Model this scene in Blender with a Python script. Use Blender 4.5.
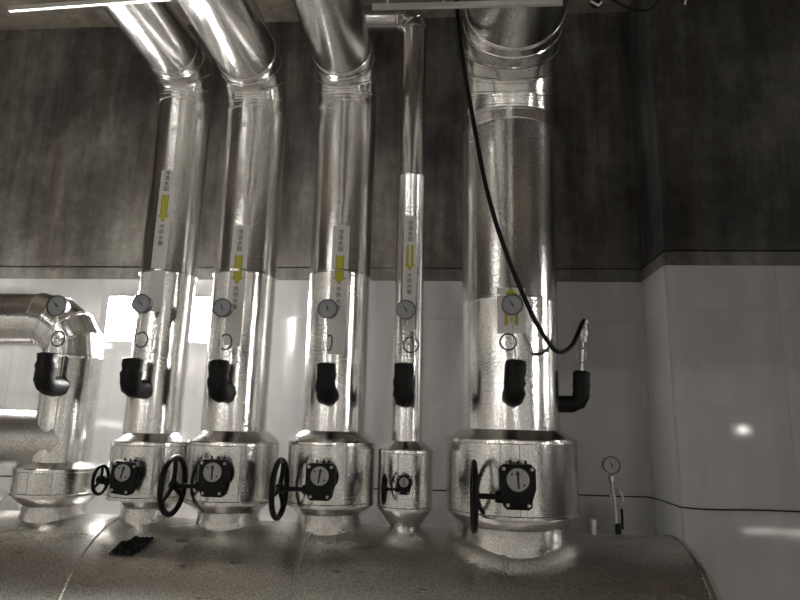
import bpy, bmesh, math, random
from mathutils import Vector, Matrix
random.seed(7)
PI = math.pi
for o in list(bpy.data.objects): bpy.data.objects.remove(o, do_unlink=True)
sc = bpy.context.scene
C = sc.collection

# ---------------------------------------------------------------- camera
cam_d = bpy.data.cameras.new('camera'); cam = bpy.data.objects.new('camera', cam_d); C.objects.link(cam)
cam_d.sensor_width = 36.0; cam_d.lens = 598.53 * 36 / 800; cam_d.clip_start = 0.05
CH = 1.75
pitch, yaw, roll = 0.20076, 0.08113, 0.0245
fw = Vector((-math.sin(yaw)*math.cos(pitch), math.cos(yaw)*math.cos(pitch), math.sin(pitch)))
rt = Vector((math.cos(yaw), math.sin(yaw), 0)); up = rt.cross(fw)
r2 = math.cos(roll)*rt + math.sin(roll)*up; u2 = -math.sin(roll)*rt + math.cos(roll)*up
m = Matrix((r2, u2, -fw)).transposed().to_4x4(); m.translation = (0, 0, CH)
cam.matrix_world = m
sc.camera = cam

# ---------------------------------------------------------------- world, exposure
w = bpy.data.worlds.new('world'); sc.world = w; w.use_nodes = True
w.node_tree.nodes['Background'].inputs[0].default_value = (0.5, 0.5, 0.5, 1)
w.node_tree.nodes['Background'].inputs[1].default_value = 0.02
vs = sc.view_settings
vs.view_transform = 'Standard'; vs.look = 'None'; vs.gamma = 1; vs.use_curve_mapping = False; vs.exposure = 0.1
FLOOD = 165.0        # radiance of the wall lights behind the pipes
FLOOD_R = 42.0      # radiance of the right floodlight, inspection lamp and added side-wall fill
FILL_FAR = 24.0      # radiance of the unseen fill lights added on the opposite wall
FILL_TUBE = 9.5        # radiance of the fill panels added behind the camera, and of the tube lights

# ---------------------------------------------------------------- materials
MATS = {}
def nodes(name):
    mt = bpy.data.materials.new(name); mt.use_nodes = True
    nt = mt.node_tree; b = nt.nodes['Principled BSDF']; MATS[name] = mt
    return nt, b, nt.nodes.new, nt.links.new
def plain(name, col, rough=0.5, metal=0.0, bump=0.0, scale=60, spec=0.5):
    nt, b, N, L = nodes(name)
    b.inputs['Base Color'].default_value = (*col, 1); b.inputs['Roughness'].default_value = rough
    b.inputs['Metallic'].default_value = metal; b.inputs['Specular IOR Level'].default_value = spec
    tc = N('ShaderNodeTexCoord'); n = N('ShaderNodeTexNoise'); n.inputs['Scale'].default_value = scale
    n.inputs['Detail'].default_value = 4; L(tc.outputs['Object'], n.inputs['Vector'])
    mx = N('ShaderNodeMixRGB'); mx.blend_type = 'MULTIPLY'; mx.inputs[0].default_value = 0.25
    mx.inputs[1].default_value = (*col, 1); L(n.outputs['Fac'], mx.inputs[2]); L(mx.outputs[0], b.inputs['Base Color'])
    if bump:
        bp = N('ShaderNodeBump'); bp.inputs['Strength'].default_value = bump; bp.inputs['Distance'].default_value = 0.004
        L(n.outputs['Fac'], bp.inputs['Height']); L(bp.outputs[0], b.inputs['Normal'])
    return MATS[name]
def jacket_mat(name, col, rough, emboss=0.25, dent=0.25, stretch=(1, 1, .25), grain=.72):
    """embossed aluminium cladding sheet: fine stucco relief, slow dents, dull smears"""
    nt, b, N, L = nodes(name)
    b.inputs['Metallic'].default_value = 1.0
    tc = N('ShaderNodeTexCoord')
    mp = N('ShaderNodeMapping'); mp.inputs['Scale'].default_value = stretch; L(tc.outputs['Object'], mp.inputs['Vector'])
    sm = N('ShaderNodeTexNoise'); sm.inputs['Scale'].default_value = 9; sm.inputs['Detail'].default_value = 5; L(mp.outputs[0], sm.inputs['Vector'])
    cr = N('ShaderNodeValToRGB'); cr.color_ramp.elements[0].position = .3; cr.color_ramp.elements[1].position = .65
    cr.color_ramp.elements[0].color = (*[c*.80 for c in col], 1); cr.color_ramp.elements[1].color = (*col, 1)
    L(sm.outputs['Fac'], cr.inputs[0])
    g = N('ShaderNodeTexNoise'); g.inputs['Scale'].default_value = 120; g.inputs['Detail'].default_value = 1; L(tc.outputs['Object'], g.inputs['Vector'])
    gr = N('ShaderNodeValToRGB'); gr.color_ramp.elements[0].position = .35; gr.color_ramp.elements[1].position = .62
    gr.color_ramp.elements[0].color = (grain, grain, grain, 1); gr.color_ramp.elements[1].color = (1, 1, 1, 1); L(g.outputs['Fac'], gr.inputs[0])
    gm = N('ShaderNodeMixRGB'); gm.blend_type = 'MULTIPLY'; gm.inputs[0].default_value = 1; L(cr.outputs[0], gm.inputs[1]); L(gr.outputs[0], gm.inputs[2])
    L(gm.outputs[0], b.inputs['Base Color'])
    mr = N('ShaderNodeMapRange'); mr.inputs['To Min'].default_value = rough*1.25; mr.inputs['To Max'].default_value = rough*.8
    mr.inputs['From Min'].default_value = .3; mr.inputs['From Max'].default_value = .7
    L(sm.outputs['Fac'], mr.inputs['Value']); L(mr.outputs[0], b.inputs['Roughness'])
    d = N('ShaderNodeTexNoise'); d.inputs['Scale'].default_value = 7; d.inputs['Detail'].default_value = 1; L(mp.outputs[0], d.inputs['Vector'])
    b1 = N('ShaderNodeBump'); b1.inputs['Strength'].default_value = dent; b1.inputs['Distance'].default_value = 0.02; L(d.outputs['Fac'], b1.inputs['Height'])
    v = N('ShaderNodeTexNoise'); v.inputs['Scale'].default_value = 85; v.inputs['Detail'].default_value = 2; L(tc.outputs['Object'], v.inputs['Vector'])
    b2 = N('ShaderNodeBump'); b2.inputs['Strength'].default_value = emboss; b2.inputs['Distance'].default_value = 0.003
    L(v.outputs['Fac'], b2.inputs['Height']); L(b1.outputs[0], b2.inputs['Normal']); L(b2.outputs[0], b.inputs['Normal'])
    return MATS[name]
def concrete(name, dark, mid, light, warm):
    nt, b, N, L = nodes(name); b.inputs['Roughness'].default_value = .82; b.inputs['Specular IOR Level'].default_value = .25
    tc = N('ShaderNodeTexCoord')
    m1 = N('ShaderNodeMapping'); m1.inputs['Scale'].default_value = (3.2, 3.2, .40); L(tc.outputs['Object'], m1.inputs['Vector'])
    n1 = N('ShaderNodeTexNoise'); n1.inputs['Scale'].default_value = 2.2; n1.inputs['Detail'].default_value = 7; n1.inputs['Roughness'].default_value = .62; L(m1.outputs[0], n1.inputs['Vector'])
    n2 = N('ShaderNodeTexNoise'); n2.inputs['Scale'].default_value = .9; n2.inputs['Detail'].default_value = 6; n2.inputs['Roughness'].default_value = .6; L(tc.outputs['Object'], n2.inputs['Vector'])
    n3 = N('ShaderNodeTexNoise'); n3.inputs['Scale'].default_value = 14; n3.inputs['Detail'].default_value = 8; n3.inputs['Roughness'].default_value = .7; L(tc.outputs['Object'], n3.inputs['Vector'])
    a = N('ShaderNodeMath'); a.operation = 'MULTIPLY_ADD'; a.inputs[1].default_value = .4; L(n1.outputs['Fac'], a.inputs[0])
    a2 = N('ShaderNodeMath'); a2.operation = 'MULTIPLY'; a2.inputs[1].default_value = .6; L(n2.outputs['Fac'], a2.inputs[0]); L(a2.outputs[0], a.inputs[2])
    cr = N('ShaderNodeValToRGB'); e = cr.color_ramp.elements
    e[0].position = .39; e[0].color = (*dark, 1); e[1].position = .62; e[1].color = (*light, 1)
    k = e.new(.5); k.color = (*mid, 1); L(a.outputs[0], cr.inputs[0])
    c2 = N('ShaderNodeValToRGB'); c2.color_ramp.elements[0].position = .33; c2.color_ramp.elements[1].position = .6
    c2.color_ramp.elements[0].color = (.45, .43, .42, 1); c2.color_ramp.elements[1].color = (1, 1, 1, 1); L(n3.outputs['Fac'], c2.inputs[0])
    mx = N('ShaderNodeMixRGB'); mx.blend_type = 'MULTIPLY'; mx.inputs[0].default_value = .55; L(cr.outputs[0], mx.inputs[1]); L(c2.outputs[0], mx.inputs[2])
    n4 = N('ShaderNodeTexNoise'); n4.inputs['Scale'].default_value = 1.7; n4.inputs['Detail'].default_value = 3; L(m1.outputs[0], n4.inputs['Vector'])
    c4 = N('ShaderNodeValToRGB'); c4.color_ramp.elements[0].position = .52; c4.color_ramp.elements[1].position = .72
    c4.color_ramp.elements[0].color = (1, 1, 1, 1); c4.color_ramp.elements[1].color = (*warm, 1); L(n4.outputs['Fac'], c4.inputs[0])
    m2 = N('ShaderNodeMixRGB'); m2.blend_type = 'MULTIPLY'; m2.inputs[0].default_value = 1; L(mx.outputs[0], m2.inputs[1]); L(c4.outputs[0], m2.inputs[2])
    L(m2.outputs[0], b.inputs['Base Color'])
    bp = N('ShaderNodeBump'); bp.inputs['Strength'].default_value = .5; bp.inputs['Distance'].default_value = .01; L(n3.outputs['Fac'], bp.inputs['Height']); L(bp.outputs[0], b.inputs['Normal'])
    return MATS[name]
def tile_mat(name, col):
    nt, b, N, L = nodes(name); b.inputs['Roughness'].default_value = .07; b.inputs['Specular IOR Level'].default_value = .7
    tc = N('ShaderNodeTexCoord'); mp = N('ShaderNodeMapping'); mp.inputs['Scale'].default_value = (3, 3, .5); L(tc.outputs['Object'], mp.inputs['Vector'])
    n = N('ShaderNodeTexNoise'); n.inputs['Scale'].default_value = 3; n.inputs['Detail'].default_value = 5; L(mp.outputs[0], n.inputs['Vector'])
    cr = N('ShaderNodeValToRGB'); cr.color_ramp.elements[0].position = .3; cr.color_ramp.elements[1].position = .7
    cr.color_ramp.elements[0].color = (*[c*.86 for c in col], 1); cr.color_ramp.elements[1].color = (*col, 1); L(n.outputs['Fac'], cr.inputs[0])
    L(cr.outputs[0], b.inputs['Base Color'])
    w_ = N('ShaderNodeTexNoise'); w_.inputs['Scale'].default_value = 5; w_.inputs['Detail'].default_value = 0; L(tc.outputs['Object'], w_.inputs['Vector'])
    bp = N('ShaderNodeBump'); bp.inputs['Strength'].default_value = .12; bp.inputs['Distance'].default_value = .004; L(w_.outputs['Fac'], bp.inputs['Height']); L(bp.outputs[0], b.inputs['Normal'])
    return MATS[name]
def emit(name, col, s):
    nt, b, N, L = nodes(name); b.inputs['Base Color'].default_value = (.8, .8, .8, 1)
    b.inputs['Emission Color'].default_value = (*col, 1); b.inputs['Emission Strength'].default_value = s
    return MATS[name]

jacket_mat('aluminium', (.95, .935, .91), .19, .26, .05)
jacket_mat('aluminium_header', (.80, .78, .74), .31, .05, .0, (.3, 1, 1), .66)
jacket_mat('aluminium_smooth', (.96, .945, .92), .18, .20, .05, grain=.82)
plain('seam_metal', (.55, .54, .52), .35, 1.0)
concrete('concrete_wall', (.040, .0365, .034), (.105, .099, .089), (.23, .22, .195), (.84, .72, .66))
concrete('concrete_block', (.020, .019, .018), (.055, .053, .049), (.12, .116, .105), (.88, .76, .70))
concrete('concrete_ceiling', (.10, .088, .07), (.18, .155, .125), (.25, .22, .18), (.85, .8, .72))
concrete('concrete_ledge', (.05, .048, .045), (.12, .115, .105), (.20, .195, .18), (.85, .78, .7))
plain('screed', (.70, .68, .64), .55, 0, .2, 8)
plain('paint', (.86, .845, .81), .6, 0, .1, 12)
plain('grout', (.46, .45, .44), .9, 0, .1, 40)
tile_mat('tile', (.405, .398, .392))
plain('foam', (.004, .004, .0045), .5, 0, .9, 45, .22)
plain('cast_iron', (.004, .004, .0045), .45, 0, .25, 90, .18)
plain('rubber', (.004, .004, .004), .45, 0, .1, 120, .2)
plain('steel', (.62, .61, .59), .3, 1.0)
plain('galvanised', (.62, .62, .58), .45, .6, .1, 30)
plain('bezel', (.10, .10, .105), .35, .8)
plain('dial_face', (.31, .32, .335), .35)
plain('dial_white', (.36, .36, .35), .4)
plain('ink', (.02, .02, .025), .6)
plain('ink_red', (.17, .10, .09), .6)
plain('sticker', (.70, .685, .66), .45)
plain('arrow_yellow', (.50, .46, .03), .5)
plain('arrow_outline', (.16, .17, .02), .5)
plain('white_tie', (.75, .75, .73), .4)
emit('lamp_glow', (1.0, .985, .96), FLOOD)
emit('lamp_fill_glow_right', (1.0, .97, .92), FLOOD_R)
emit('fill_glow_far', (1.0, .975, .94), FILL_FAR)
emit('fill_tube_glow', (1.0, .96, .89), FILL_TUBE)

# ---------------------------------------------------------------- helpers
def finish(name, bm, mat, parent=None, smooth=35, recalc=True):
    if recalc: bmesh.ops.recalc_face_normals(bm, faces=bm.faces)
    me = bpy.data.meshes.new(name); bm.to_mesh(me); bm.free()
    if smooth:
        for p in me.polygons: p.use_smooth = True
        me.set_sharp_from_angle(angle=math.radians(smooth))
    me.materials.append(MATS[mat])
    o = bpy.data.objects.new(name, me); C.objects.link(o)
    if parent is not None: o.parent = parent
    return o
def tag(o, label, cat=None, group=None, kind=None):
    if label: o['label'] = label
    if cat: o['category'] = cat
    if group: o['group'] = group
    if kind: o['kind'] = kind
    return o
def thing(name, label, cat, loc=(0, 0, 0), group=None):
    o = bpy.data.objects.new(name, None); o.empty_display_size = .1; C.objects.link(o); o.location = loc
    return tag(o, label, cat, group)
def box(bm, x0, x1, y0, y1, z0, z1, bev=0):
    vs_ = [bm.verts.new((x, y, z)) for x in (x0, x1) for y in (y0, y1) for z in (z0, z1)]
    fs = [bm.faces.new([vs_[i] for i in f]) for f in ((0, 1, 3, 2), (4, 6, 7, 5), (0, 4, 5, 1), (2, 3, 7, 6), (0, 2, 6, 4), (1, 5, 7, 3))]
    if bev:
        es = list({e for f in fs for e in f.edges})
        bmesh.ops.bevel(bm, geom=es, offset=bev, segments=2, affect='EDGES', profile=.6)
def basis(d):
    d = Vector(d).normalized(); a = Vector((1, 0, 0)) if abs(d.x) < .9 else Vector((0, 1, 0))
    u = (a - d*a.dot(d)).normalized(); return d, u, d.cross(u)
def loft(bm, rings, cap0=False, cap1=False):
    R = [[bm.verts.new(p) for p in r] for r in rings]
    n = len(R[0])
    for a, b in zip(R, R[1:]):
        for i in range(n): bm.faces.new((a[i], a[(i+1) % n], b[(i+1) % n], b[i]))
    if cap0: bm.faces.new(R[0])
    if cap1: bm.faces.new(R[-1])
def lathe(bm, prof, o=(0, 0, 0), d=(0, 0, 1), seg=48, cap=True):
    """prof: list of (radius, distance along d)"""
    d, u, v = basis(d); o = Vector(o)
    loft(bm, [[o + d*t + (u*math.cos(2*PI*i/seg) + v*math.sin(2*PI*i/seg))*r for i in range(seg)] for r, t in prof], cap, cap)
def gore(bm, c0, n0, c1, n1, r, lip=.004, seg=64, cuts=1, thick=True):
    """length of round cladding between two mitre planes, with a raised lip at both ends"""
    c0, c1 = Vector(c0), Vector(c1); d, u, v = basis(c1 - c0); n0, n1 = Vector(n0), Vector(n1)
    L = (c1-c0).length; lw = min(.014, L*.18)
    rings = []
    spec = [(0, 0, lip), (0, lw*.7, lip), (0, lw, 0)] + [(k/(cuts+1), 0, 0) for k in range(1, cuts+1)] + [(1, -lw, 0), (1, -lw*.7, lip*.6), (1, 0, lip*.6)]
    for f, off, dr in spec:
        ring = []
        for i in range(seg):
            a = 2*PI*i/seg; o = (u*math.cos(a) + v*math.sin(a))*(r+dr)
            p0 = c0 + o - d*(o.dot(n0)/d.dot(n0)); p1 = c1 + o - d*(o.dot(n1)/d.dot(n1))
            ring.append(p0.lerp(p1, f) + d*off)
        rings.append(ring)
    loft(bm, rings, True, True)
def catmull(pts, n=8):
    pts = [Vector(p) for p in pts]; P = [pts[0]*2-pts[1]] + pts + [pts[-1]*2-pts[-2]]; out = []
    for i in range(1, len(P)-2):
        for k in range(n):
            t = k/n; a, b, c, d = P[i-1:i+3]
            out.append(.5*((2*b) + (c-a)*t + (2*a-5*b+4*c-d)*t*t + (3*b-a-3*c+d)*t**3))
    return out + [pts[-1]]
def sweep(bm, pts, r, seg=10, jitter=0, cap=True):
    pts = [Vector(p) for p in pts]; n = len(pts); rings = []
    rf = r if callable(r) else (lambda t: r)
    t0 = (pts[1]-pts[0]).normalized(); _, u, _ = basis(t0)
    for i in range(n):
        t = (pts[min(i+1, n-1)] - pts[max(i-1, 0)]).normalized()
        u = (u - t*u.dot(t)).normalized(); v = t.cross(u); rr = rf(i/(n-1))
        rings.append([pts[i] + (u*math.cos(2*PI*k/seg) + v*math.sin(2*PI*k/seg))*rr*(1+random.uniform(-jitter, jitter)) for k in range(seg)])
    loft(bm, rings, cap, cap)
def torus(bm, c, ax, R, r, seg=40, s2=10, a0=0, a1=2*PI):
    d, u, v = basis(ax); c = Vector(c); full = abs(a1-a0-2*PI) < 1e-6
    n = seg if full else seg+1; R_ = []
    for i in range(n):
        a = a0+(a1-a0)*i/seg; e = u*math.cos(a)+v*math.sin(a)
        R_.append([c + e*(R + r*math.cos(2*PI*k/s2)) + d*r*math.sin(2*PI*k/s2) for k in range(s2)])
    if full: R_.append(None)
    V = [[bm.verts.new(p) for p in q] if q else None for q in R_]
    if full: V[-1] = V[0]
    for a, b in zip(V, V[1:]):
        for k in range(s2): bm.faces.new((a[k], a[(k+1) % s2], b[(k+1) % s2], b[k]))
def prism(bm, outline, y0, y1, bev=0):
    """outline (x, z) extruded from y0 to y1"""
    a = [bm.verts.new((x, y0, z)) for x, z in outline]; b = [bm.verts.new((x, y1, z)) for x, z in outline]
    n = len(a); fs = [bm.faces.new(a), bm.faces.new(b)]
    for i in range(n): fs.append(bm.faces.new((a[i], a[(i+1) % n], b[(i+1) % n], b[i])))
    if bev: bmesh.ops.bevel(bm, geom=list({e for f in fs[:2] for e in f.edges}), offset=bev, segments=2, affect='EDGES', profile=.6)
def new(): return bmesh.new()

# ---------------------------------------------------------------- the setting
XL, XR, YB, YF, ZC = -6.0, 6.0, 3.9, -3.6, 4.673
CX, YK = 1.262, 3.47               # corner of the projecting block on the right, its face
ZT, ZL0, ZL1 = 2.678, 2.76, 2.772  # tile top, ledge band top, groove top
def slab(name, x0, x1, y0, y1, z0, z1, mat, parent=None, kind='structure', label=None, cat=None):
    bm = new(); box(bm, x0, x1, y0, y1, z0, z1)
    o = finish(name, bm, mat, parent, 0)
    if parent is None: tag(o, label, cat, kind=kind)
    return o
slab('floor', XL, XR, YF, YB+.1, -.1, 0, 'screed', label='grey screed floor of the plant room', cat='floor')
slab('ceiling', XL, XR, YF, YB+.1, ZC, ZC+.12, 'concrete_ceiling', label='beige brown concrete ceiling above the pipes', cat='ceiling')
wall = slab('wall_back', XL, CX, YB+.006, YB+.25, ZL1, ZC, 'concrete_wall', label='stained dark concrete wall above pale glossy tiles behind the pipes', cat='wall')
slab('groove', XL, CX, YB+.03, YB+.25, ZL0, ZL1, 'concrete_wall', wall)
slab('ledge_band', XL, CX, YB+.0, YB+.25, ZT, ZL0, 'concrete_ledge', wall)
slab('tile_backing', XL, CX, YB+.008, YB+.25, 0, ZT, 'grout', wall)
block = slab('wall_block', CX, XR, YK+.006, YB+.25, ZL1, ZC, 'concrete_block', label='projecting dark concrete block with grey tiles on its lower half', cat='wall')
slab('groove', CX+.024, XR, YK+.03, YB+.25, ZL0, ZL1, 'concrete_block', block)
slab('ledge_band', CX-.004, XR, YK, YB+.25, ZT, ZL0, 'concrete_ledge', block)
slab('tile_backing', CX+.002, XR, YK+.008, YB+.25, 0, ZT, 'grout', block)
slab('wall_front', XL, XR, YF-.2, YF, 0, 2.75, 'paint', label='pale painted wall facing the pipes', cat='wall')
slab('wall_left', XL-.2, XL, YF, YB+.2, 0, 2.75, 'paint', label='pale painted side wall beyond the cross pipes', cat='wall')
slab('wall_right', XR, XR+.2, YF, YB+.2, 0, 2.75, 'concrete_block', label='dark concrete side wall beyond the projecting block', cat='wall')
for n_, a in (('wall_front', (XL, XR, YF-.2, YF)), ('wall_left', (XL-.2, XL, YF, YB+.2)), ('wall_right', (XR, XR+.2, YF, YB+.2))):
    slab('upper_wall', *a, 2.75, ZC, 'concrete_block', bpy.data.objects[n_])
# faint casting joint across the block
bm = new(); box(bm, CX, XR, YK-.004, YK+.01, 4.06, 4.085); finish('casting_joint', bm, 'concrete_block', block, 0)

# glazed wall tiles, each a piece of its own
rows = [(2.415, ZT), (1.875, 2.415), (1.335, 1.875), (.795, 1.335), (.255, .795), (0, .255)]
G = .0004
tile_cache = {}
def tile(parent, wx, hz, loc, rz=0):
    key = (round(wx, 4), round(hz, 4))
    if key not in tile_cache:
        bm = new(); box(bm, -wx/2+G, wx/2-G, 0, .012, -hz/2+G, hz/2-G, .0006)
        o = finish('tile', bm, 'tile', parent, 0); tile_cache[key] = o.data
    else:
        o = bpy.data.objects.new('tile', tile_cache[key]); C.objects.link(o); o.parent = parent
    o.location = loc; o.rotation_euler = (random.uniform(-.0007, .0007), 0, rz + random.uniform(-.0007, .0007))
xs = [.015 + .6*k for k in range(-10, 3)] + [CX-.003]
for x0, x1 in zip(xs, xs[1:]):
    for z0, z1 in rows: tile(wall, x1-x0, z1-z0, ((x0+x1)/2, YB, (z0+z1)/2))
xs = [CX + .6*k for k in range(0, 8)]
for x0, x1 in zip(xs, xs[1:]):
    for z0, z1 in rows: tile(block, x1-x0, z1-z0, ((x0+x1)/2, YK, (z0+z1)/2))
for z0, z1 in rows: tile(block, YB-YK-.012, z1-z0, (CX-.010, (YB+YK)/2, (z0+z1)/2), -PI/2)

# ---------------------------------------------------------------- header (manifold)
HR, HZ, Y0 = .55, .675, 3.2
hd = thing('header_pipe', 'large horizontal aluminium clad header pipe that all the risers stand on', 'pipe', (0, Y0, 0))
def hpart(name, x0, x1, r=HR):
    bm = new(); gore(bm, (x0, 0, HZ), (1, 0, 0), (x1, 0, HZ), (1, 0, 0), r, .007, 128, 2)
    return finish(name, bm, 'aluminium_header', hd, 30)
hx = [-5.2, -3.4, -1.70, -.665, .262, 1.130]
for i in range(5): hpart('cladding_section', hx[i]-.006*(i % 2), hx[i+1]+.006*(i % 2), HR + (.0022 if i % 2 else 0))
bm = new()
prof = [(HR*.995*math.cos(a), 1.130 + .124*math.sin(a)) for a in [k*PI/2/14 for k in range(1, 14)]] + [(.004, 1.254)]
lathe(bm, [(HR+.004, 1.108), (HR+.008, 1.116), (HR+.008, 1.132), (HR+.001, 1.137)] + prof, (0, 0, HZ), (1, 0, 0), 96)
dome = finish('end_cap', bm, 'aluminium_smooth', hd, 40); dome['label'] = 'bright domed end cap'
for k in range(8):            # radial seams of the domed cap
    a = 2*PI*k/8+.35
    pts = [(1.130+.124*math.sin(t)+.001, HR*math.cos(t)*math.sin(a), HZ+HR*math.cos(t)*math.cos(a)) for t in [j*PI/2/10 for j in range(11)]]
    bm = new(); sweep(bm, pts, .0025, 6); finish('cap_seam', bm, 'seam_metal', dome, 60)
for x in (-4.2, -2.2, .75):
    bm = new(); box(bm, x-.09, x+.09, -.42, .42, 0, .02); box(bm, x-.05, x+.05, -.38, -.32, .02, .34); box(bm, x-.05, x+.05, .32, .38, .02, .34); box(bm, x-.05, x+.05, -.38, .38, .10, .135)
    finish('saddle_support', bm, 'galvanised', hd, 0)
# torn black patch stuck on the header
def on_header(x, ang, r): return (x, -r*math.sin(ang), HZ + r*math.cos(ang))
bm = new(); nx, na = 16, 12
top = {}; bot = {}
for i in range(nx+1):
    for j in range(na+1):
        s = j/na; ang = .46+.20*s
        x = -1.565 + .125*(i/nx) + .035*(1-s) + random.uniform(-.004, .004)
        hh = HR+.006+random.uniform(0, .010)
        top[i, j] = bm.verts.new(on_header(x, ang, hh))
keep = lambda i, j: not ((i < 3 and j < 4) or (i in (3, 4) and j < 2) or (i > 13 and j > 9) or (i in (9, 10) and j == 11) or (i == 5 and j in (6, 7)))
for i in range(nx):
    for j in range(na):
        if keep(i, j): bm.faces.new((top[i, j], top[i+1, j], top[i+1, j+1], top[i, j+1]))
bmesh.ops.delete(bm, geom=[v for v in bm.verts if not v.link_faces], context='VERTS')
ret = bmesh.ops.extrude_face_region(bm, geom=list(bm.faces))
for v in ret['geom']:
    if isinstance(v, bmesh.types.BMVert):
        q = Vector((0, v.co.y, v.co.z-HZ)); q = q.normalized()*(HR-.001); v.co.y, v.co.z = q.y, q.z+HZ
p = finish('rubber_patch', bm, 'foam', None, 0); p.location = (0, Y0, 0)
tag(p, 'torn black rubber patch stuck on the header pipe front', 'patch')

# ---------------------------------------------------------------- risers
def elbow_path(p, d0, d1, Rb, n):
    """axis points and mitre planes of a lobster-back elbow that turns from d0 to d1"""
    d0, d1 = Vector(d0).normalized(), Vector(d1).normalized(); th = d0.angle(d1); ax = (d1 - d0*d0.dot(d1)).normalized()
    cen = Vector(p) + ax*Rb; pts = []
    for k in range(n+1):
        a = th*k/n; pts.append(cen - ax*Rb*math.cos(a) + d0*Rb*math.sin(a))
    nor = [d0*math.cos(th*k/n) + ax*math.sin(th*k/n) for k in range(n+1)]
    return pts, nor
LT = 2.52
LABEL_TXT = {'upper': '冷冻水回', 'lower': '水供水管'}
def curved_strip(bm, r, half, z0, z1, dr, th=.0006, n=8, ang0=0):
    """thin sheet lying on a vertical pipe of radius r, centred on its front"""
    a = half/r; V = {}
    for i in range(n+1):
        t = ang0 - a + 2*a*i/n
        for k, z in enumerate((z0, z1)):
            for q, rr in enumerate((r+dr, r+dr+th)): V[i, k, q] = bm.verts.new((math.sin(t)*rr, -math.cos(t)*rr, z))
    for i in range(n):
        for q in (0, 1): bm.faces.new((V[i, 0, q], V[i+1, 0, q], V[i+1, 1, q], V[i, 1, q]))
        for k in (0, 1): bm.faces.new((V[i, k, 0], V[i+1, k, 0], V[i+1, k, 1], V[i, k, 1]))
    for i in (0, n): bm.faces.new((V[i, 0, 0], V[i, 1, 0], V[i, 1, 1], V[i, 0, 1]))
def wrap(me, r, dr, ang0):
    for v in me.vertices:
        x, y, z = v.co; t = ang0 + x/r; rr = r + dr - y
        v.co = (math.sin(t)*rr, -math.cos(t)*rr, z)
def glyph_mesh(ch, size):
    cu = bpy.data.curves.new('glyph', 'FONT'); cu.body = ch; cu.size = size; cu.align_x = 'CENTER'; cu.align_y = 'CENTER'; cu.extrude = .0003
    cu.resolution_u = 2; cu.offset = size*.012
    o = bpy.data.objects.new('glyph', cu); C.objects.link(o)
    me = bpy.data.meshes.new_from_object(o.evaluated_get(bpy.context.evaluated_depsgraph_get()))
    bpy.data.objects.remove(o, do_unlink=True)
    return me
def flow_label(root, r, z_top, z_bot, width, up=False, arrow=None, ang0=0, chars=True, text_h=.03):
    bm = new(); curved_strip(bm, r, width/2, z_bot, z_top, .0012, ang0=ang0)
    st = finish('flow_label', bm, 'sticker', root, 30); st['label'] = 'white sticker strip with a yellow flow arrow'
    z1, z0 = arrow; hw = width*.21; L = z1-z0
    def arr(grow, mat, dr, name):
        f = -1 if up else 1; zt = z1+grow if not up else z0-grow; tip = z0-grow if not up else z1+grow
        sh = tip + f*(L*.22+grow*.5); o = [(-hw-grow, zt), (hw+grow, zt), (hw+grow, sh+f*grow), (hw*1.75+grow*1.6, sh+f*grow), (0, tip-f*grow*.5), (-hw*1.75-grow*1.6, sh+f*grow), (-hw-grow, sh+f*grow)]
        b = new(); a = [b.verts.new((x, 0, z)) for x, z in o]; a2 = [b.verts.new((x, -.0004, z)) for x, z in o]
        b.faces.new(a); b.faces.new(a2)
        for i in range(7): b.faces.new((a[i], a[(i+1) % 7], a2[(i+1) % 7], a2[i]))
        ob = finish(name, b, mat, st, 0); wrap(ob.data, r, dr, ang0)
    arr(.003, 'arrow_outline', .0020, 'arrow_outline'); arr(0, 'arrow_yellow', .0026, 'flow_arrow')
    if chars:
        for s, zc, mat in [(LABEL_TXT['upper'], lambda k: z1 + .022 + text_h*1.06*(3.4-k), 'ink'), (LABEL_TXT['lower'], lambda k: z0 - .030 - text_h*1.1*k, 'ink_red')]:
            for k, ch in enumerate(s):
                if zc(k) - text_h < z_bot: continue
                me = glyph_mesh(ch, text_h)
                for v in me.vertices: x, y, z = v.co; v.co = (x, -z-.0006, y + zc(k))
                wrap(me, r, .0020, ang0); me.materials.clear(); me.materials.append(MATS[mat])
                o = bpy.data.objects.new('character', me); C.objects.link(o); o.parent = st
    return st
def riser(x, r, zb, Rb, n, z_foot, seams, label, theta=90, lab=None, group=None):
    root = thing('riser_pipe', label, 'pipe', (x, Y0, 0), group)
    zs = [z_foot] + seams + [zb]
    for i, (a, b) in enumerate(zip(zs, zs[1:])):
        bm = new(); gore(bm, (0, 0, a), (0, 0, 1), (0, 0, b), (0, 0, 1), r + (.0015 if i % 2 else 0), .003, 72, 1); finish('cladding_section', bm, 'aluminium', root, 30)
    t = math.radians(theta); d1 = (0, -math.sin(t), math.cos(t))
    pts, nor = elbow_path((0, 0, zb), (0, 0, 1), d1, Rb, n)
    # gores: half piece, whole pieces, half piece
    for i in range(n):
        bm = new(); gore(bm, pts[i], nor[i], pts[i+1], nor[i+1], r*1.012, .004, 72, 0); finish('elbow_gore', bm, 'aluminium_smooth', root, 25)
    for a, b in ((pts[-1].y, -1.75), (-1.75, -3.6), (-3.6, YF - Y0 + .002)):
        bm = new(); gore(bm, (0, a, pts[-1].z), (0, -1, 0), (0, b, pts[-1].z), (0, -1, 0), r, .004, 64, 1); finish('cladding_section', bm, 'aluminium', root, 30)
    if lab: flow_label(root, r + lab.pop('extra', 0), **lab)
    return root
PX = [-1.5855, -1.1373, -.5977, -.2099, .3295]
PR = [.1485, .170, .1665, .0793, .252]
riser(PX[0], PR[0], 3.565, .235, 4, 1.64, [2.526], 'slim clad riser pipe nearest the foam-lagged side branch, label set highest', lab=dict(z_top=3.108, z_bot=2.30, width=.078, arrow=(2.96, 2.806), ang0=.06, extra=.0016))
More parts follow.
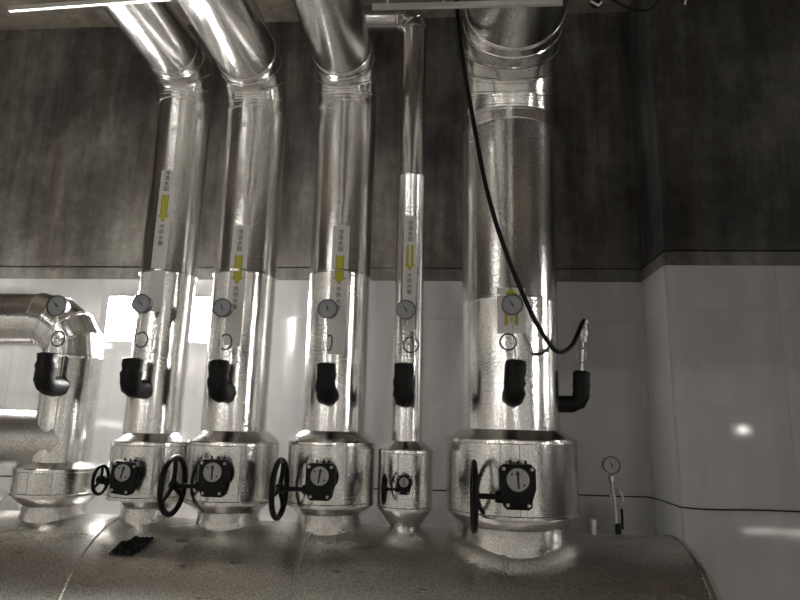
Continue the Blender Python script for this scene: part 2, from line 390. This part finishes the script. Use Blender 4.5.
riser(PX[1], PR[1], 3.49, .265, 4, 1.66, [2.522], 'clad riser pipe standing second from the side branch, with arrow sticker', lab=dict(z_top=2.775, z_bot=2.12, width=.086, arrow=(2.606, 2.451), ang0=.10, extra=.0016))
riser(PX[2], PR[2], 3.515, .26, 4, 1.67, [2.525], 'clad riser pipe directly beside the thin riser, with arrow sticker', lab=dict(z_top=2.774, z_bot=2.08, width=.090, arrow=(2.607, 2.454), ang0=.16, extra=.0016))
riser(PX[4], PR[4], 3.345, .49, 6, 1.70, [2.377], 'thickest clad riser pipe with a black cable hanging across it', lab=dict(z_top=2.418, z_bot=2.19, width=.14, arrow=(2.413, 2.231), ang0=-.06, up=True, chars=False, extra=.0016))
# thin riser that turns aside under the ceiling
tr = thing('riser_pipe', 'thinnest clad riser pipe, turning sideways just under the ceiling', 'pipe', (PX[3], Y0, 0))
r = PR[3]; zt = 4.05
for a, b, rr in [(1.63, 3.115, r), (3.10, zt, r*.90)]:
    bm = new(); gore(bm, (0, 0, a), (0, 0, 1), (0, 0, b), (0, 0, 1), rr, .004, 48, 1); finish('cladding_section', bm, 'aluminium', tr, 30)
pts, nor = elbow_path((0, 0, zt), (0, 0, 1), (-1, 0, 0), .10, 3)
for i in range(3):
    bm = new(); gore(bm, pts[i], nor[i], pts[i+1], nor[i+1], r*.92, .004, 48, 0); finish('elbow_gore', bm, 'aluminium_smooth', tr, 25)
q = Vector((-.32, 0, zt+.10)); bm = new(); gore(bm, pts[-1], (-1, 0, 0), q, (-1, 0, 0), r*.9, .004, 48, 0); finish('cladding_section', bm, 'aluminium', tr, 30)
p2, n2 = elbow_path(q, (-1, 0, 0), (0, 0, 1), .10, 3)
for i in range(3):
    bm = new(); gore(bm, p2[i], n2[i], p2[i+1], n2[i+1], r*.92, .004, 48, 0); finish('elbow_gore', bm, 'aluminium_smooth', tr, 25)
bm = new(); gore(bm, p2[-1], (0, 0, 1), (p2[-1].x, 0, ZC), (0, 0, 1), r*.9, .004, 48, 0); finish('cladding_section', bm, 'aluminium', tr, 30)
flow_label(tr, r, z_top=2.858, z_bot=2.22, width=.072, arrow=(2.692, 2.552), ang0=.05, text_h=.028)

# side branch: riser that bends over to the side, with a branch teeing into it low down
X0, R0 = -2.083, .146
sb = thing('side_branch_pipe', 'clad pipe that rises from the header and bends over sideways, teed low down', 'pipe', (X0, Y0, 0))
bm = new(); gore(bm, (0, 0, 1.46), (0, 0, 1), (0, 0, 2.055), (0, 0, 1), R0, .003, 72, 1); finish('cladding_section', bm, 'aluminium', sb, 30)
pts, nor = elbow_path((0, 0, 2.055), (0, 0, 1), (-1, 0, 0), .215, 4)
for i in range(4):
    bm = new(); gore(bm, pts[i], nor[i], pts[i+1], nor[i+1], R0*1.02, .0045, 72, 0); finish('elbow_gore', bm, 'aluminium_smooth', sb, 25)
ends = [pts[-1].x, -.52, -1.6, XL-X0]
for i, (a, b) in enumerate(zip(ends, ends[1:])):
    bm = new(); gore(bm, (a, 0, 2.27), (-1, 0, 0), (b, 0, 2.27), (-1, 0, 0), R0 + .003 + .0015*(i % 2), .0035, 72, 1); finish('cladding_section', bm, 'aluminium', sb, 30)
bm = new(); RBR = .153; ring = []
for f in (0, .004, .02, .5, 1):          # branch cladding with a pointed fish-mouth end lapping round the riser
    ring.append([((.075 - .75*abs(math.sin(2*PI*k/72))*RBR)*(1-f) + f*-1.7, math.cos(2*PI*k/72)*(RBR+(.003 if f in (0, .004) else 0)), 1.61 + math.sin(2*PI*k/72)*(RBR+(.003 if f in (0, .004) else 0))) for k in range(72)])
loft(bm, ring, True, True); finish('tee_branch', bm, 'aluminium_header', sb, 30)
bm = new(); gore(bm, (-1.69, 0, 1.61), (-1, 0, 0), (XL-X0, 0, 1.61), (-1, 0, 0), .1545, .003, 72, 1); finish('tee_branch', bm, 'aluminium_header', sb, 30)
for a_ in (-.35, .25):        # lengthwise lap seams of the cladding
    bm = new(); s_ = [(math.sin(a_)*(R0+.001), -math.cos(a_)*(R0+.001), z) for z in (1.56, 1.75, 1.9, 2.05)]; sweep(bm, s_, .0022, 6); finish('lap_seam', bm, 'seam_metal', sb, 60)

# ---------------------------------------------------------------- clad valves with gear operators
def valve(x, Rp, Rb, Rn, z_cap, z_top, z_bot, z_cone, label, gear=None, seams=(-.3, .5)):
    root = thing('clad_valve', label, 'valve', (x, Y0, 0), None)
    bm = new(); lathe(bm, [(Rp+.004, z_cap+.004), (Rp+.010, z_cap), (Rb-.004, z_top+.006), (Rb-.001, z_top-.004), (Rb-.02, z_top-.012)], seg=72); finish('upper_cone', bm, 'aluminium_smooth', root, 30)
    bm = new(); lathe(bm, [(Rb+.0025, z_top), (Rb+.003, z_top-.012), (Rb, z_top-.016), (Rb, z_bot+.016), (Rb+.003, z_bot+.012), (Rb+.0025, z_bot)], seg=72); bd = finish('body_jacket', bm, 'aluminium', root, 30)
    bm = new(); lathe(bm, [(Rb-.02, z_bot+.012), (Rb-.001, z_bot+.004), (Rb-.004, z_bot-.006), (Rn+.010, z_cone), (Rn+.003, z_cone-.006)], seg=72); finish('lower_cone', bm, 'aluminium_smooth', root, 30)
    bm = new(); gore(bm, (0, 0, HZ + math.sqrt(HR**2 - Rn**2) - .05), (0, 0, 1), (0, 0, z_cone+.004), (0, 0, 1), Rn, .003, 72, 1); finish('neck_jacket', bm, 'aluminium', root, 30)
    for a in seams:
        bm = new(); pts = [(math.sin(a)*(Rb+.001), -math.cos(a)*(Rb+.001), z_bot + .016 + (z_top-z_bot-.032)*k/3) for k in range(4)]
        sweep(bm, pts, .0022, 6); finish('lap_seam', bm, 'seam_metal', bd, 60)
    if not gear: return root
    s, gx, gy, gz, wx, wz, wr, tilt, needle = [gear[k] for k in ('s', 'x', 'y', 'z', 'wx', 'wz', 'wr', 'tilt', 'needle')]
    gx -= x; gy -= Y0; wx -= x
    def spin(o): o.location = (gx, gy, gz); o.rotation_euler = (0, tilt, 0); return o
    # gearbox: square upper case with clipped corners, narrower worm housing below
    h = .068*s
    out = [(-h*.78, h*1.05), (h*.78, h*1.05), (h*1.02, h*.80), (h*1.02, -h*.35), (h*.80, -h*.62), (h*.80, -h*1.25), (h*.62, -h*1.42), (-h*.62, -h*1.42), (-h*.80, -h*1.25), (-h*.80, -h*.62), (-h*1.02, -h*.35), (-h*1.02, h*.80)]
    bm = new(); prism(bm, out, -.030*s, .028*s, .006*s); gb = spin(finish('gearbox', bm, 'cast_iron', root, 40))
    bm = new(); lathe(bm, [(h*.98, 0), (h*.98, .02*s), (h*.7, .03*s)], (h*.15, .025*s, h*.1), (0, 1, 0), 32); finish('mounting_flange', bm, 'cast_iron', gb, 40)
    back = (Y0 - math.sqrt(max(Rb**2 - (gx)**2, .01))) - (gy+Y0)
    bm = new(); lathe(bm, [(h*.62, .02*s), (h*.62, back+.03)], (0, 0, 0), (0, 1, 0), 24); finish('valve_stem_neck', bm, 'cast_iron', gb, 40)
    bm = new(); lathe(bm, [(h*.66, 0), (h*.66, .006*s), (h*.58, .010*s)], (0, -.030*s, h*.22), (0, -1, 0), 32); dl = finish('indicator_dial', bm, 'dial_white', gb, 40)
    bm = new(); torus(bm, (0, -.034*s, h*.22), (0, 1, 0), h*.66, .004*s, 32, 8); finish('dial_ring', bm, 'cast_iron', gb, 60)
    bm = new(); ca, sa = math.cos(needle), math.sin(needle)
    pl = [(-.05, -.48), (.05, -.48), (.07, .30), (.16, .26), (0, .52), (-.16, .26), (-.07, .30)]
    prism(bm, [((a*ca + b*sa)*h, (-a*sa + b*ca)*h + h*.22) for a, b in pl], -.0425*s, -.040*s); finish('pointer', bm, 'ink', dl, 0)
    for mx, mz in ((-.34, .30), (.34, -.28)):
        bm = new(); prism(bm, [((mx-.07)*h, (mz-.05)*h + h*.22), ((mx+.07)*h, (mz-.05)*h + h*.22), ((mx+.05)*h, (mz+.07)*h + h*.22), ((mx-.05)*h, (mz+.05)*h + h*.22)], -.0415*s, -.040*s); finish('dial_mark', bm, 'ink', dl, 0)
    for bx_, bz_ in ((-.78, .80), (.78, .80), (-.58, -1.15), (.58, -1.15)):
        bm = new(); lathe(bm, [(h*.11, 0), (h*.11, .007*s), (h*.07, .010*s)], (bx_*h, -.030*s, bz_*h), (0, -1, 0), 6); finish('bolt', bm, 'steel', gb, 0)
    for bx_ in (-.35, .1, .5):
        bm = new(); lathe(bm, [(h*.07, 0), (h*.07, h*.22)], (bx_*h, .005, h*1.03), (0, 0, 1), 8); finish('stop_screw', bm, 'cast_iron', gb, 40)
    # shaft and handwheel
    bm = new(); lathe(bm, [(.011*s, 0), (.011*s, gx - .06*s - wx)], (wx, gy, wz), (1, 0, 0), 16); finish('shaft', bm, 'cast_iron', root, 40)
    bm = new(); lathe(bm, [(.020*s, 0), (.024*s, .012), (.024*s, .05*s)], (gx-.085*s, gy, wz), (1, 0, 0), 20); finish('shaft_collar', bm, 'cast_iron', root, 40)
    hw = bpy.data.objects.new('handwheel', None); hw.empty_display_size = .05; C.objects.link(hw); hw.parent = root; hw.location = (wx, gy, wz)
    bm = new(); torus(bm, (0, 0, 0), (1, 0, 0), wr-.012, .0135 if wr > .1 else .0085, 48, 10); finish('rim', bm, 'cast_iron', hw, 60)
    bm = new(); lathe(bm, [(.020*s, -.014), (.022*s, -.010), (.022*s, .016), (.016*s, .02)], (0, 0, 0), (1, 0, 0), 20); finish('hub', bm, 'cast_iron', hw, 40)
    for k in range(3):
        a = gear.get('spoke', .0) + 2*PI*k/3; e = Vector((0, math.sin(a), math.cos(a)))
        bm = new(); sweep(bm, [e*.010, e*(wr*.5) + Vector((.004, 0, 0)), e*(wr-.010)], lambda t: (.0125 if wr > .1 else .008)*(1-.15*t), 8); finish('spoke', bm, 'cast_iron', hw, 60)
    return root
valve(PX[0]+.015, PR[0], .212, .130, 1.657, 1.613, 1.333, 1.291, 'clad valve body with small tilted gearbox and small black handwheel',
      dict(s=.92, x=-1.545, y=2.895, z=1.466, wx=-1.668, wz=1.440, wr=.078, tilt=.12, needle=.1, spoke=.0))
valve(PX[1]+.010, PR[1], .236, .158, 1.679, 1.625, 1.332, 1.287, 'clad valve body on the second riser, large handwheel turned half to view',
      dict(s=1.02, x=-1.093, y=2.874, z=1.482, wx=-1.294, wz=1.428, wr=.142, tilt=0, needle=.0, spoke=.0))
valve(PX[2], PR[2], .228, .166, 1.692, 1.641, 1.334, 1.296, 'clad valve body beside the thin riser, large black handwheel and gearbox',
      dict(s=1.0, x=-.585, y=2.882, z=1.480, wx=-.781, wz=1.429, wr=.142, tilt=0, needle=.15, spoke=.35))
valve(PX[3], PR[3], .142, .078, 1.650, 1.608, 1.320, 1.248, 'smallest clad valve body on the thin riser with tiny handwheel',
      dict(s=.52, x=-.201, y=2.985, z=1.460, wx=-.296, wz=1.432, wr=.075, tilt=0, needle=.1, spoke=1.0), seams=(-.2, .6))
valve(PX[4], PR[4], .330, .268, 1.722, 1.676, 1.327, 1.275, 'widest clad valve body on the thickest riser with handwheel seen edge on',
      dict(s=1.14, x=.311, y=2.775, z=1.498, wx=.123, wz=1.438, wr=.155, tilt=0, needle=-.05, spoke=.2), seams=(-.25, .02))
valve(X0, R0, .213, .158, 1.495, 1.466, 1.332, 1.284, 'clad valve body without any wheel under the side branch pipe', seams=(-.1, .45))

# small clad stub farther along the header
st = thing('clad_stub', 'small clad stub cap on the header beyond the side branch', 'pipe fitting', (-2.52, Y0, 0))
bm = new(); gore(bm, (0, 0, 1.16), (0, 0, 1), (0, 0, 1.27), (0, 0, 1), .08, .003, 40, 0); finish('neck_jacket', bm, 'aluminium', st, 30)
bm = new(); lathe(bm, [(.085, 1.265), (.128, 1.285), (.135, 1.30), (.128, 1.325), (.07, 1.345), (.01, 1.35)], seg=40); finish('cap', bm, 'aluminium_smooth', st, 30)

# ---------------------------------------------------------------- pressure gauges on foam-lagged elbows
def gauge_head(parent, cx, cy, cz, r, needle, yaw=0):
    g = bpy.data.objects.new('gauge_head', None); g.empty_display_size = .05; C.objects.link(g); g.parent = parent; g.location = (cx, cy, cz); g.rotation_euler = (0, 0, yaw)
    bm = new(); lathe(bm, [(r*.80, .030), (r*.95, .024), (r*.98, -.004), (r, -.006), (r, -.014), (r*.90, -.015), (r*.88, -.008), (r*.5, -.008)], (0, 0, 0), (0, 1, 0), 40); finish('case', bm, 'bezel', g, 40)
    bm = new(); lathe(bm, [(r*.88, -.008), (r*.88, -.0105), (.002, -.0105)], (0, 0, 0), (0, 1, 0), 40); finish('face', bm, 'dial_face', g, 40)
    bm = new()
    ca, sa = math.cos(needle), math.sin(needle)
    pl = [(-.035, -.25), (.035, -.25), (.05, 0), (.012, .66), (-.012, .66), (-.05, 0)]
    prism(bm, [((a*ca+b*sa)*r, (-a*sa+b*ca)*r) for a, b in pl], -.0135, -.012); finish('needle', bm, 'ink', g, 0)
    bm = new(); lathe(bm, [(r*.10, -.0135), (r*.10, -.015)], (0, 0, 0), (0, 1, 0), 16); finish('pivot', bm, 'ink', g, 40)
    bm = new()
    for k in range(17):
        a = math.radians(-135 + 270*k/16); s0, s1, wd = (.70, .82, .02) if k % 4 == 0 else (.75, .82, .013)
        e = Vector((math.sin(a), 0, math.cos(a))); n = Vector((e.z, 0, -e.x))
        q = [e*s0-n*wd, e*s0+n*wd, e*s1+n*wd, e*s1-n*wd]
        bm.faces.new([bm.verts.new(v*r + Vector((0, -.0113, 0))) for v in q])
    finish('scale_marks', bm, 'ink', g, 0)
    return g
def foam_elbow(parent, x, y, z_top, z_bot, y_wall, rf, name='foam_lagging', lean=0):
    zc = z_bot + rf*.9; bm = new()
    pts = [(x+lean, y, z_top), (x+lean*.95, y, z_top-.006)] + [(x+lean*t, y, zc+.035+(z_top-.02-zc-.035)*t) for t in (.8, .6, .4, .2, 0)] + [(x, y+.012, zc+.008), (x, y+.035, zc), (x, y+(y_wall-y)*.6, zc), (x, y_wall, zc)]
    def rr(t): return rf*(.72 if t == 0 else 1.0 + .06*math.sin(t*23+x*9))
    sweep(bm, pts, rr, 16, .085)
    return finish(name, bm, 'foam', parent, 50)
def gauge(x, y, z_top, z_bot, gx, gz, rx, rz, r, y_wall, label, needle=-.6, ring_yaw=0.0, rf=.049, lean=0, rR=.038):
    root = thing('pressure_gauge', label, 'gauge', (0, 0, 0))
    foam_elbow(root, x, y, z_top, z_bot, y_wall, rf, lean=lean)
    sx = x + lean
    # thin riser with pigtail siphon
    bm = new(); top = gz - r - .03
    sweep(bm, catmull([(sx, y, z_top-.02), (sx, y, z_top+.03), (sx+(gx-sx)*.5, y, (z_top+top)/2), (gx, y, top), (gx, y, gz-r*.9)], 6), .0045, 8); finish('gauge_tube', bm, 'steel', root, 60)
    bm = new(); torus(bm, (rx, y-.006, rz), (math.sin(ring_yaw), math.cos(ring_yaw), 0), rR, .0042, 40, 8); finish('siphon_ring', bm, 'bezel', root, 60)
    bm = new(); lathe(bm, [(.010, 0), (.012, .004), (.012, .02), (.008, .026)], (gx, y, gz-r-.030), (0, 0, 1), 6); finish('union_nut', bm, 'steel', root, 0)
    gauge_head(root, gx, y, gz, r, needle)
    return root
gauge(-2.044, 2.92, 2.053, 1.845, -2.026, 2.299, -1.996, 2.126, .056, 3.06, 'pressure gauge on black foam elbow in front of the side branch pipe', -.8, .1)
gauge(-1.583, 2.91, 2.033, 1.839, -1.567, 2.312, -1.546, 2.126, .050, 3.055, 'pressure gauge on squat black foam elbow of the riser next to side branch', -.7, .2)
gauge(-1.128, 2.90, 2.030, 1.829, -1.134, 2.293, -1.104, 2.120, .048, 3.035, 'pressure gauge on black foam elbow of the second riser from side branch', -.5, .35)
gauge(-.590, 2.91, 2.025, 1.826, -.597, 2.295, -.582, 2.124, .050, 3.035, 'pressure gauge with twisted narrow siphon ring beside the thin riser', -.35, 1.0)
gauge(-.212, 2.96, 2.036, 1.826, -.209, 2.303, -.180, 2.126, .050, 3.125, 'pressure gauge with round siphon ring on the thin riser', -.6, 0)
gauge(.312, 2.83, 2.046, 1.839, .306, 2.308, .285, 2.130, .051, 2.955, 'pressure gauge covering the up arrow sticker of the thickest riser', -.6, 0, lean=.006)
# gauge on the header behind the thickest riser
hg = thing('pressure_gauge', 'small pressure gauge standing on the header close to the tiled wall', 'gauge', (.865, 3.3, 1.21))
bm = new(); sweep(bm, catmull([(.006, 0, -.01), (.006, 0, .07), (.004, 0, .14), (-.006, 0, .22), (-.010, 0, .29)], 6), .0075, 10); finish('gauge_tube', bm, 'steel', hg, 60)
bm = new(); torus(bm, (.010, -.006, .185), (math.sin(1.1), math.cos(1.1), 0), .042, .0055, 36, 8); finish('siphon_ring', bm, 'steel', hg, 60)
bm = new(); lathe(bm, [(.014, 0), (.016, .006), (.016, .03), (.010, .036)], (-.010, 0, .262), (0, 0, 1), 6); finish('union_nut', bm, 'steel', hg, 0)
bm = new(); box(bm, .028, .038, -.01, .01, .03, .13, .003); finish('valve_lever', bm, 'cast_iron', hg, 0)
bm = new(); lathe(bm, [(.014, -.01), (.016, .015), (.016, .05), (.011, .06)], (.012, 0, 0), (0, 0, 1), 12); finish('ball_valve', bm, 'cast_iron', hg, 40)
gauge_head(hg, -.010, 0, .346, .045, -.4)
nb = thing('drain_nipple', 'short bright pipe nipple on the header beside the small gauge', 'pipe fitting', (.752, 3.3, 1.21))
bm = new(); lathe(bm, [(.016, -.02), (.016, .05), (.020, .052), (.020, .075), (.012, .082)], seg=20); finish('nipple', bm, 'steel', nb, 40)
bm = new(); lathe(bm, [(.022, 0), (.022, .014)], (0, 0, .012), seg=6); finish('nut', bm, 'steel', nb, 0)

# ---------------------------------------------------------------- temperature probe and its cable
pb = thing('temperature_probe', 'bright temperature probe on black foam elbow beside the thickest riser', 'sensor', (0, 0, 0))
bm = new(); zc = 1.862; xv = .694
pts = [(.575, Y0, zc), (.61, Y0, zc), (.645, Y0, zc+.001), (.678, Y0, zc+.012), (xv, Y0, zc+.045), (xv+.002, Y0, 1.93), (xv+.003, Y0, 1.96), (xv+.004, Y0, 1.99), (xv+.005, Y0, 2.02), (xv+.006, Y0, 2.032)]
sweep(bm, pts, lambda t: .043*(1+.05*math.sin(t*31)) if t < .95 else .034, 20, .05); finish('foam_lagging', bm, 'foam', pb, 50)
bm = new(); sweep(bm, [(.701, Y0, 2.02), (.704, Y0, 2.08), (.710, Y0, 2.17), (.714, Y0, 2.22)], .007, 10); finish('probe_stem', bm, 'steel', pb, 60)
bm = new(); torus(bm, (.700, Y0-.006, 2.115), (math.sin(1.15), math.cos(1.15), 0), .040, .0055, 36, 8); finish('siphon_ring', bm, 'steel', pb, 60)
bm = new(); lathe(bm, [(.012, 0), (.016, .004), (.016, .03), (.020, .034), (.020, .060), (.014, .066), (.014, .095), (.018, .098), (.018, .115), (.010, .12)], (.715, Y0, 2.185), (.10, 0, 1), 12); finish('sensor_fitting', bm, 'steel', pb, 25)
bm = new()
cab = [(.03, 2.72, ZC), (.028, 2.74, 4.3), (.032, 2.75, 3.966), (.036, 2.75, 3.859), (.068, 2.77, 3.572), (.13, 2.80, 3.198), (.188, 2.80, 2.878), (.273, 2.80, 2.571), (.388, 2.82, 2.283), (.473, 2.85, 2.136), (.54, 2.92, 2.097), (.625, 3.05, 2.149), (.700, 3.165, 2.270), (.722, 3.195, 2.300)]
sweep(bm, catmull(cab, 8), .0115, 10)
tag(finish('sensor_cable', bm, 'rubber', None, 60), 'black cable drooping from the ceiling to the temperature probe', 'cable')
# thin wire along the tiles
bm = new(); wz = 1.338
wire = [(XL+.05, 3.893, wz)] + [(x, 3.893, wz + .004*math.sin(x*2.3)) for x in [-5+.5*k for k in range(12)]] + [(1.0, 3.893, wz), (1.20, 3.885, wz+.003), (1.242, 3.84, wz), (1.243, 3.65, wz+.002), (1.247, 3.50, wz+.002), (1.262, 3.462, wz), (1.40, 3.463, wz-.006), (1.7, 3.463, wz), (2.2, 3.463, wz-.004), (3.0, 3.463, wz), (5.5, 3.463, wz)]
sweep(bm, catmull(wire, 6), .004, 6)
tag(finish('wall_wire', bm, 'rubber', None, 60), 'thin black wire running level along the glossy wall tiles', 'wire')

# ---------------------------------------------------------------- steel and cable bits under the ceiling
def channel(name, label, p0, p1, hgt, rods):
    root = thing(name, label, 'bracket'); p0, p1 = Vector(p0), Vector(p1); d = (p1-p0).normalized(); s = Vector((0, 1, 0)); u = Vector((0, 0, 1))
    bm = new(); pr = [(0, 0), (0, hgt), (.03, hgt), (.03, hgt-.004), (.004, hgt-.004), (.004, .004), (.014, .004), (.014, 0)]
    loft(bm, [[p + s*a + u*b for a, b in pr] for p in (p0, p1)], True, True); finish('channel_bar', bm, 'galvanised', root, 0)
    for t in rods:
        q = p0.lerp(p1, t) + Vector((0, .022, 0)); bm = new(); lathe(bm, [(.005, hgt), (.005, ZC-q.z)], q, (0, 0, 1), 8); finish('hanger_rod', bm, 'steel', root, 60)
    return root
channel('support_channel', 'pale steel support channel hung in front of the thickest riser', (-.327, 2.2, 3.449), (.46, 2.2, 3.442), .022, (.08, .38))
channel('support_channel', 'pale steel support channel with a cut end, hung before the slim riser', (-1.953, 2.2, 3.494), (-1.22, 2.2, 3.527), .022, (.80, .98))
cl = thing('hanging_cable_clip', 'black cable clamp with white tie under the ceiling', 'cable clip', (.70, 2.6, 3.715))
bm = new(); lathe(bm, [(.012, 0), (.026, .010), (.030, .03), (.030, .07), (.018, .085)], (0, 0, .012), (.1, 0, 1), 16); finish('clamp', bm, 'cast_iron', cl, 40)
bm = new(); sweep(bm, [(-.030, -.02, .03), (-.008, -.032, .003), (.002, -.030, -.004), (.012, -.03, .006), (.018, -.03, .016)], .005, 8); finish('white_tie', bm, 'white_tie', cl, 60)
bm = new(); sweep(bm, catmull([(.0, 0, .09), (.02, 0, .3), (.02, 0, ZC-3.715)], 5), .006, 8); finish('hanger_wire', bm, 'rubber', cl, 60)
bm = new(); sweep(bm, catmull([(.735, 2.6, 3.80), (.776, 2.6, 3.765), (.858, 2.6, 3.712), (.92, 2.6, 3.700), (.97, 2.6, 3.72), (1.0, 2.6, 3.80), (1.02, 2.62, 4.2), (1.03, 2.62, ZC)], 6), .006, 8)
tag(finish('slack_cable', bm, 'rubber', None, 60), 'thin slack black cable looping under the ceiling beside the clamp', 'cable')
bm = new(); sweep(bm, [(1.113, 2.6, 3.728), (1.117, 2.6, 3.745), (1.125, 2.6, 3.77), (1.13, 2.6, 3.9), (1.13, 2.6, ZC)], .005, 8)
tag(finish('cord_end', bm, 'white_tie', None, 60), 'white cord end dangling from the ceiling before the dark block', 'cord')

# ---------------------------------------------------------------- lamps of the room, plus added unseen fill lights
def floodlight(x, y, z, wd, ht, rz, glow, label):
    """square LED work light on a tripod"""
    root = thing('floodlight', label, 'lamp', (x, y, 0)); root.rotation_euler = (0, 0, rz)
    def head(o): o.location = (0, 0, z); o.rotation_euler = (math.radians(-36) if rz < 0 else 0, 0, 0)
    bm = new(); box(bm, -wd/2-.03, wd/2+.03, -.07, -.004, -ht/2-.03, ht/2+.03, .01); head(finish('housing', bm, 'cast_iron', root, 30))
    bm = new(); box(bm, -wd/2, wd/2, -.01, .004, -ht/2, ht/2); head(finish('diffuser', bm, glow, root, 0))
    for k in range(7):
        bm = new(); xx = -wd/2 + wd*k/6; box(bm, xx-.004, xx+.004, -.11, -.068, -ht/2, ht/2); head(finish('cooling_fin', bm, 'cast_iron', root, 0))
    bm = new(); sweep(bm, [(0, -.09, .55), (0, -.09, z)], .016, 12); finish('mast', bm, 'cast_iron', root, 60)
    for k in range(3):
        a = 2*PI*k/3+PI/2; bm = new(); sweep(bm, [(0, -.09, .8), (.45*math.cos(a), -.09+.45*math.sin(a), .012)], .011, 8); finish('tripod_leg', bm, 'cast_iron', root, 60)
def wall_or_fill_light(x, wd, label, y=None, rz=0, glow='lamp_glow', group=None, z=2.395):
    """square LED bulkhead on the tiles behind the pipes, reused for added fill lights"""
    root = thing('wall_or_fill_light', label, 'lamp', (x, YB if y is None else y, z), group); root.rotation_euler = (0, 0, rz)
    bm = new(); box(bm, -wd/2-.012, wd/2+.012, -.028, 0, -.16, .16, .006); finish('housing', bm, 'paint', root, 30)
    bm = new(); box(bm, -wd/2, wd/2, -.033, -.02, -.148, .148, .003); finish('diffuser', bm, glow, root, 30)
wall_or_fill_light(-2.155, .33, 'glaring white square wall light on the tiles between side branch and slim riser')
wall_or_fill_light(-1.60, .36, 'glaring white square wall light on the tiles behind the slim riser')
wall_or_fill_light(-3.05, .34, 'white square wall light on the tiles behind the sideways pipe run')
for x, where in ((-5.35, 'closest to the pale side wall'), (-3.9, 'second from the pale side wall'), (-2.1, 'third from the pale side wall'), (1.15, 'farthest from the pale side wall')): wall_or_fill_light(x, .36, 'added square fill light on the wall facing the pipes, ' + where, YF, PI, 'fill_glow_far', 'added fill lights facing the pipes')  # unseen fill lights, added to brighten the pipe fronts and give them streaks
floodlight(4.7, 0.0, 2.35, .90, .60, math.radians(128), 'lamp_fill_glow_right', 'square work light on tripod before the projecting block')
wall_or_fill_light(XR, .40, 'added square fill light low on the dark side wall by the block', 2.5, -PI/2, 'lamp_fill_glow_right', None, 2.3)  # this and the next: unseen lights added to brighten the header end cap
wall_or_fill_light(XR, .40, 'added square fill light high on the dark side wall by the block', 2.5, -PI/2, 'lamp_fill_glow_right', None, 3.5)
PLACES = ['closest to the pale side wall', 'midway between two others', 'beside the slim riser run']
for x, where in zip((-4.9, -3.6, -2.35), PLACES):  # unseen panels added as ambient fill for the room the pipes reflect
    root = thing('ceiling_fill_panel', 'added flat fill panel under the ceiling ' + where, 'lamp', (x, -2.9, 4.45), 'added ceiling fill panels')
    bm = new(); box(bm, -.34, .34, -.64, .64, 0, .05, .008); finish('housing', bm, 'paint', root, 30)
    bm = new(); box(bm, -.30, .30, -.60, .60, -.004, .001); finish('diffuser', bm, 'fill_tube_glow', root, 0)
    for yy in (-.5, .5):
        bm = new(); lathe(bm, [(.004, .05), (.004, ZC-4.45)], (0, yy, 0), (0, 0, 1), 8); finish('suspension_rod', bm, 'steel', root, 60)
# small lamps across the room that glint in the tiles of the block
def tube_light(x, label):
    root = thing('tube_light', label, 'lamp', (x, -2.0, 0))
    for xx in (-.20, .20):
        bm = new(); box(bm, xx-.012, xx+.012, -.03, .03, 0, .40); finish('stand', bm, 'galvanised', root, 0)
    bm = new(); box(bm, -.23, .23, -.035, .02, .385, .40, .003); finish('housing', bm, 'paint', root, 30)
    bm = new(); lathe(bm, [(.018, -.225), (.018, .225)], (0, 0, .42), (1, 0, 0), 16); finish('tube', bm, 'fill_tube_glow', root, 40)
tube_light(4.27, 'short low tube light on two feet, closer to the block')
tube_light(4.78, 'short low tube light on two feet, farther along the room')
root = thing('inspection_lamp', 'small round inspection lamp on a thin post', 'lamp', (4.28, -2.3, 0))
bm = new(); lathe(bm, [(.12, 0), (.12, .015), (.012, .02), (.010, 1.70)], seg=24); finish('post', bm, 'cast_iron', root, 40)
bm = new(); lathe(bm, [(.03, -.06), (.065, -.01), (.07, .01), (.058, .012)], (0, 0, 1.745), (0, 1, 0), 24); finish('shade', bm, 'cast_iron', root, 40)
bm = new(); lathe(bm, [(.056, .004), (.050, .016), (.02, .022)], (0, 0, 1.745), (0, 1, 0), 24); finish('lens', bm, 'lamp_fill_glow_right', root, 40)
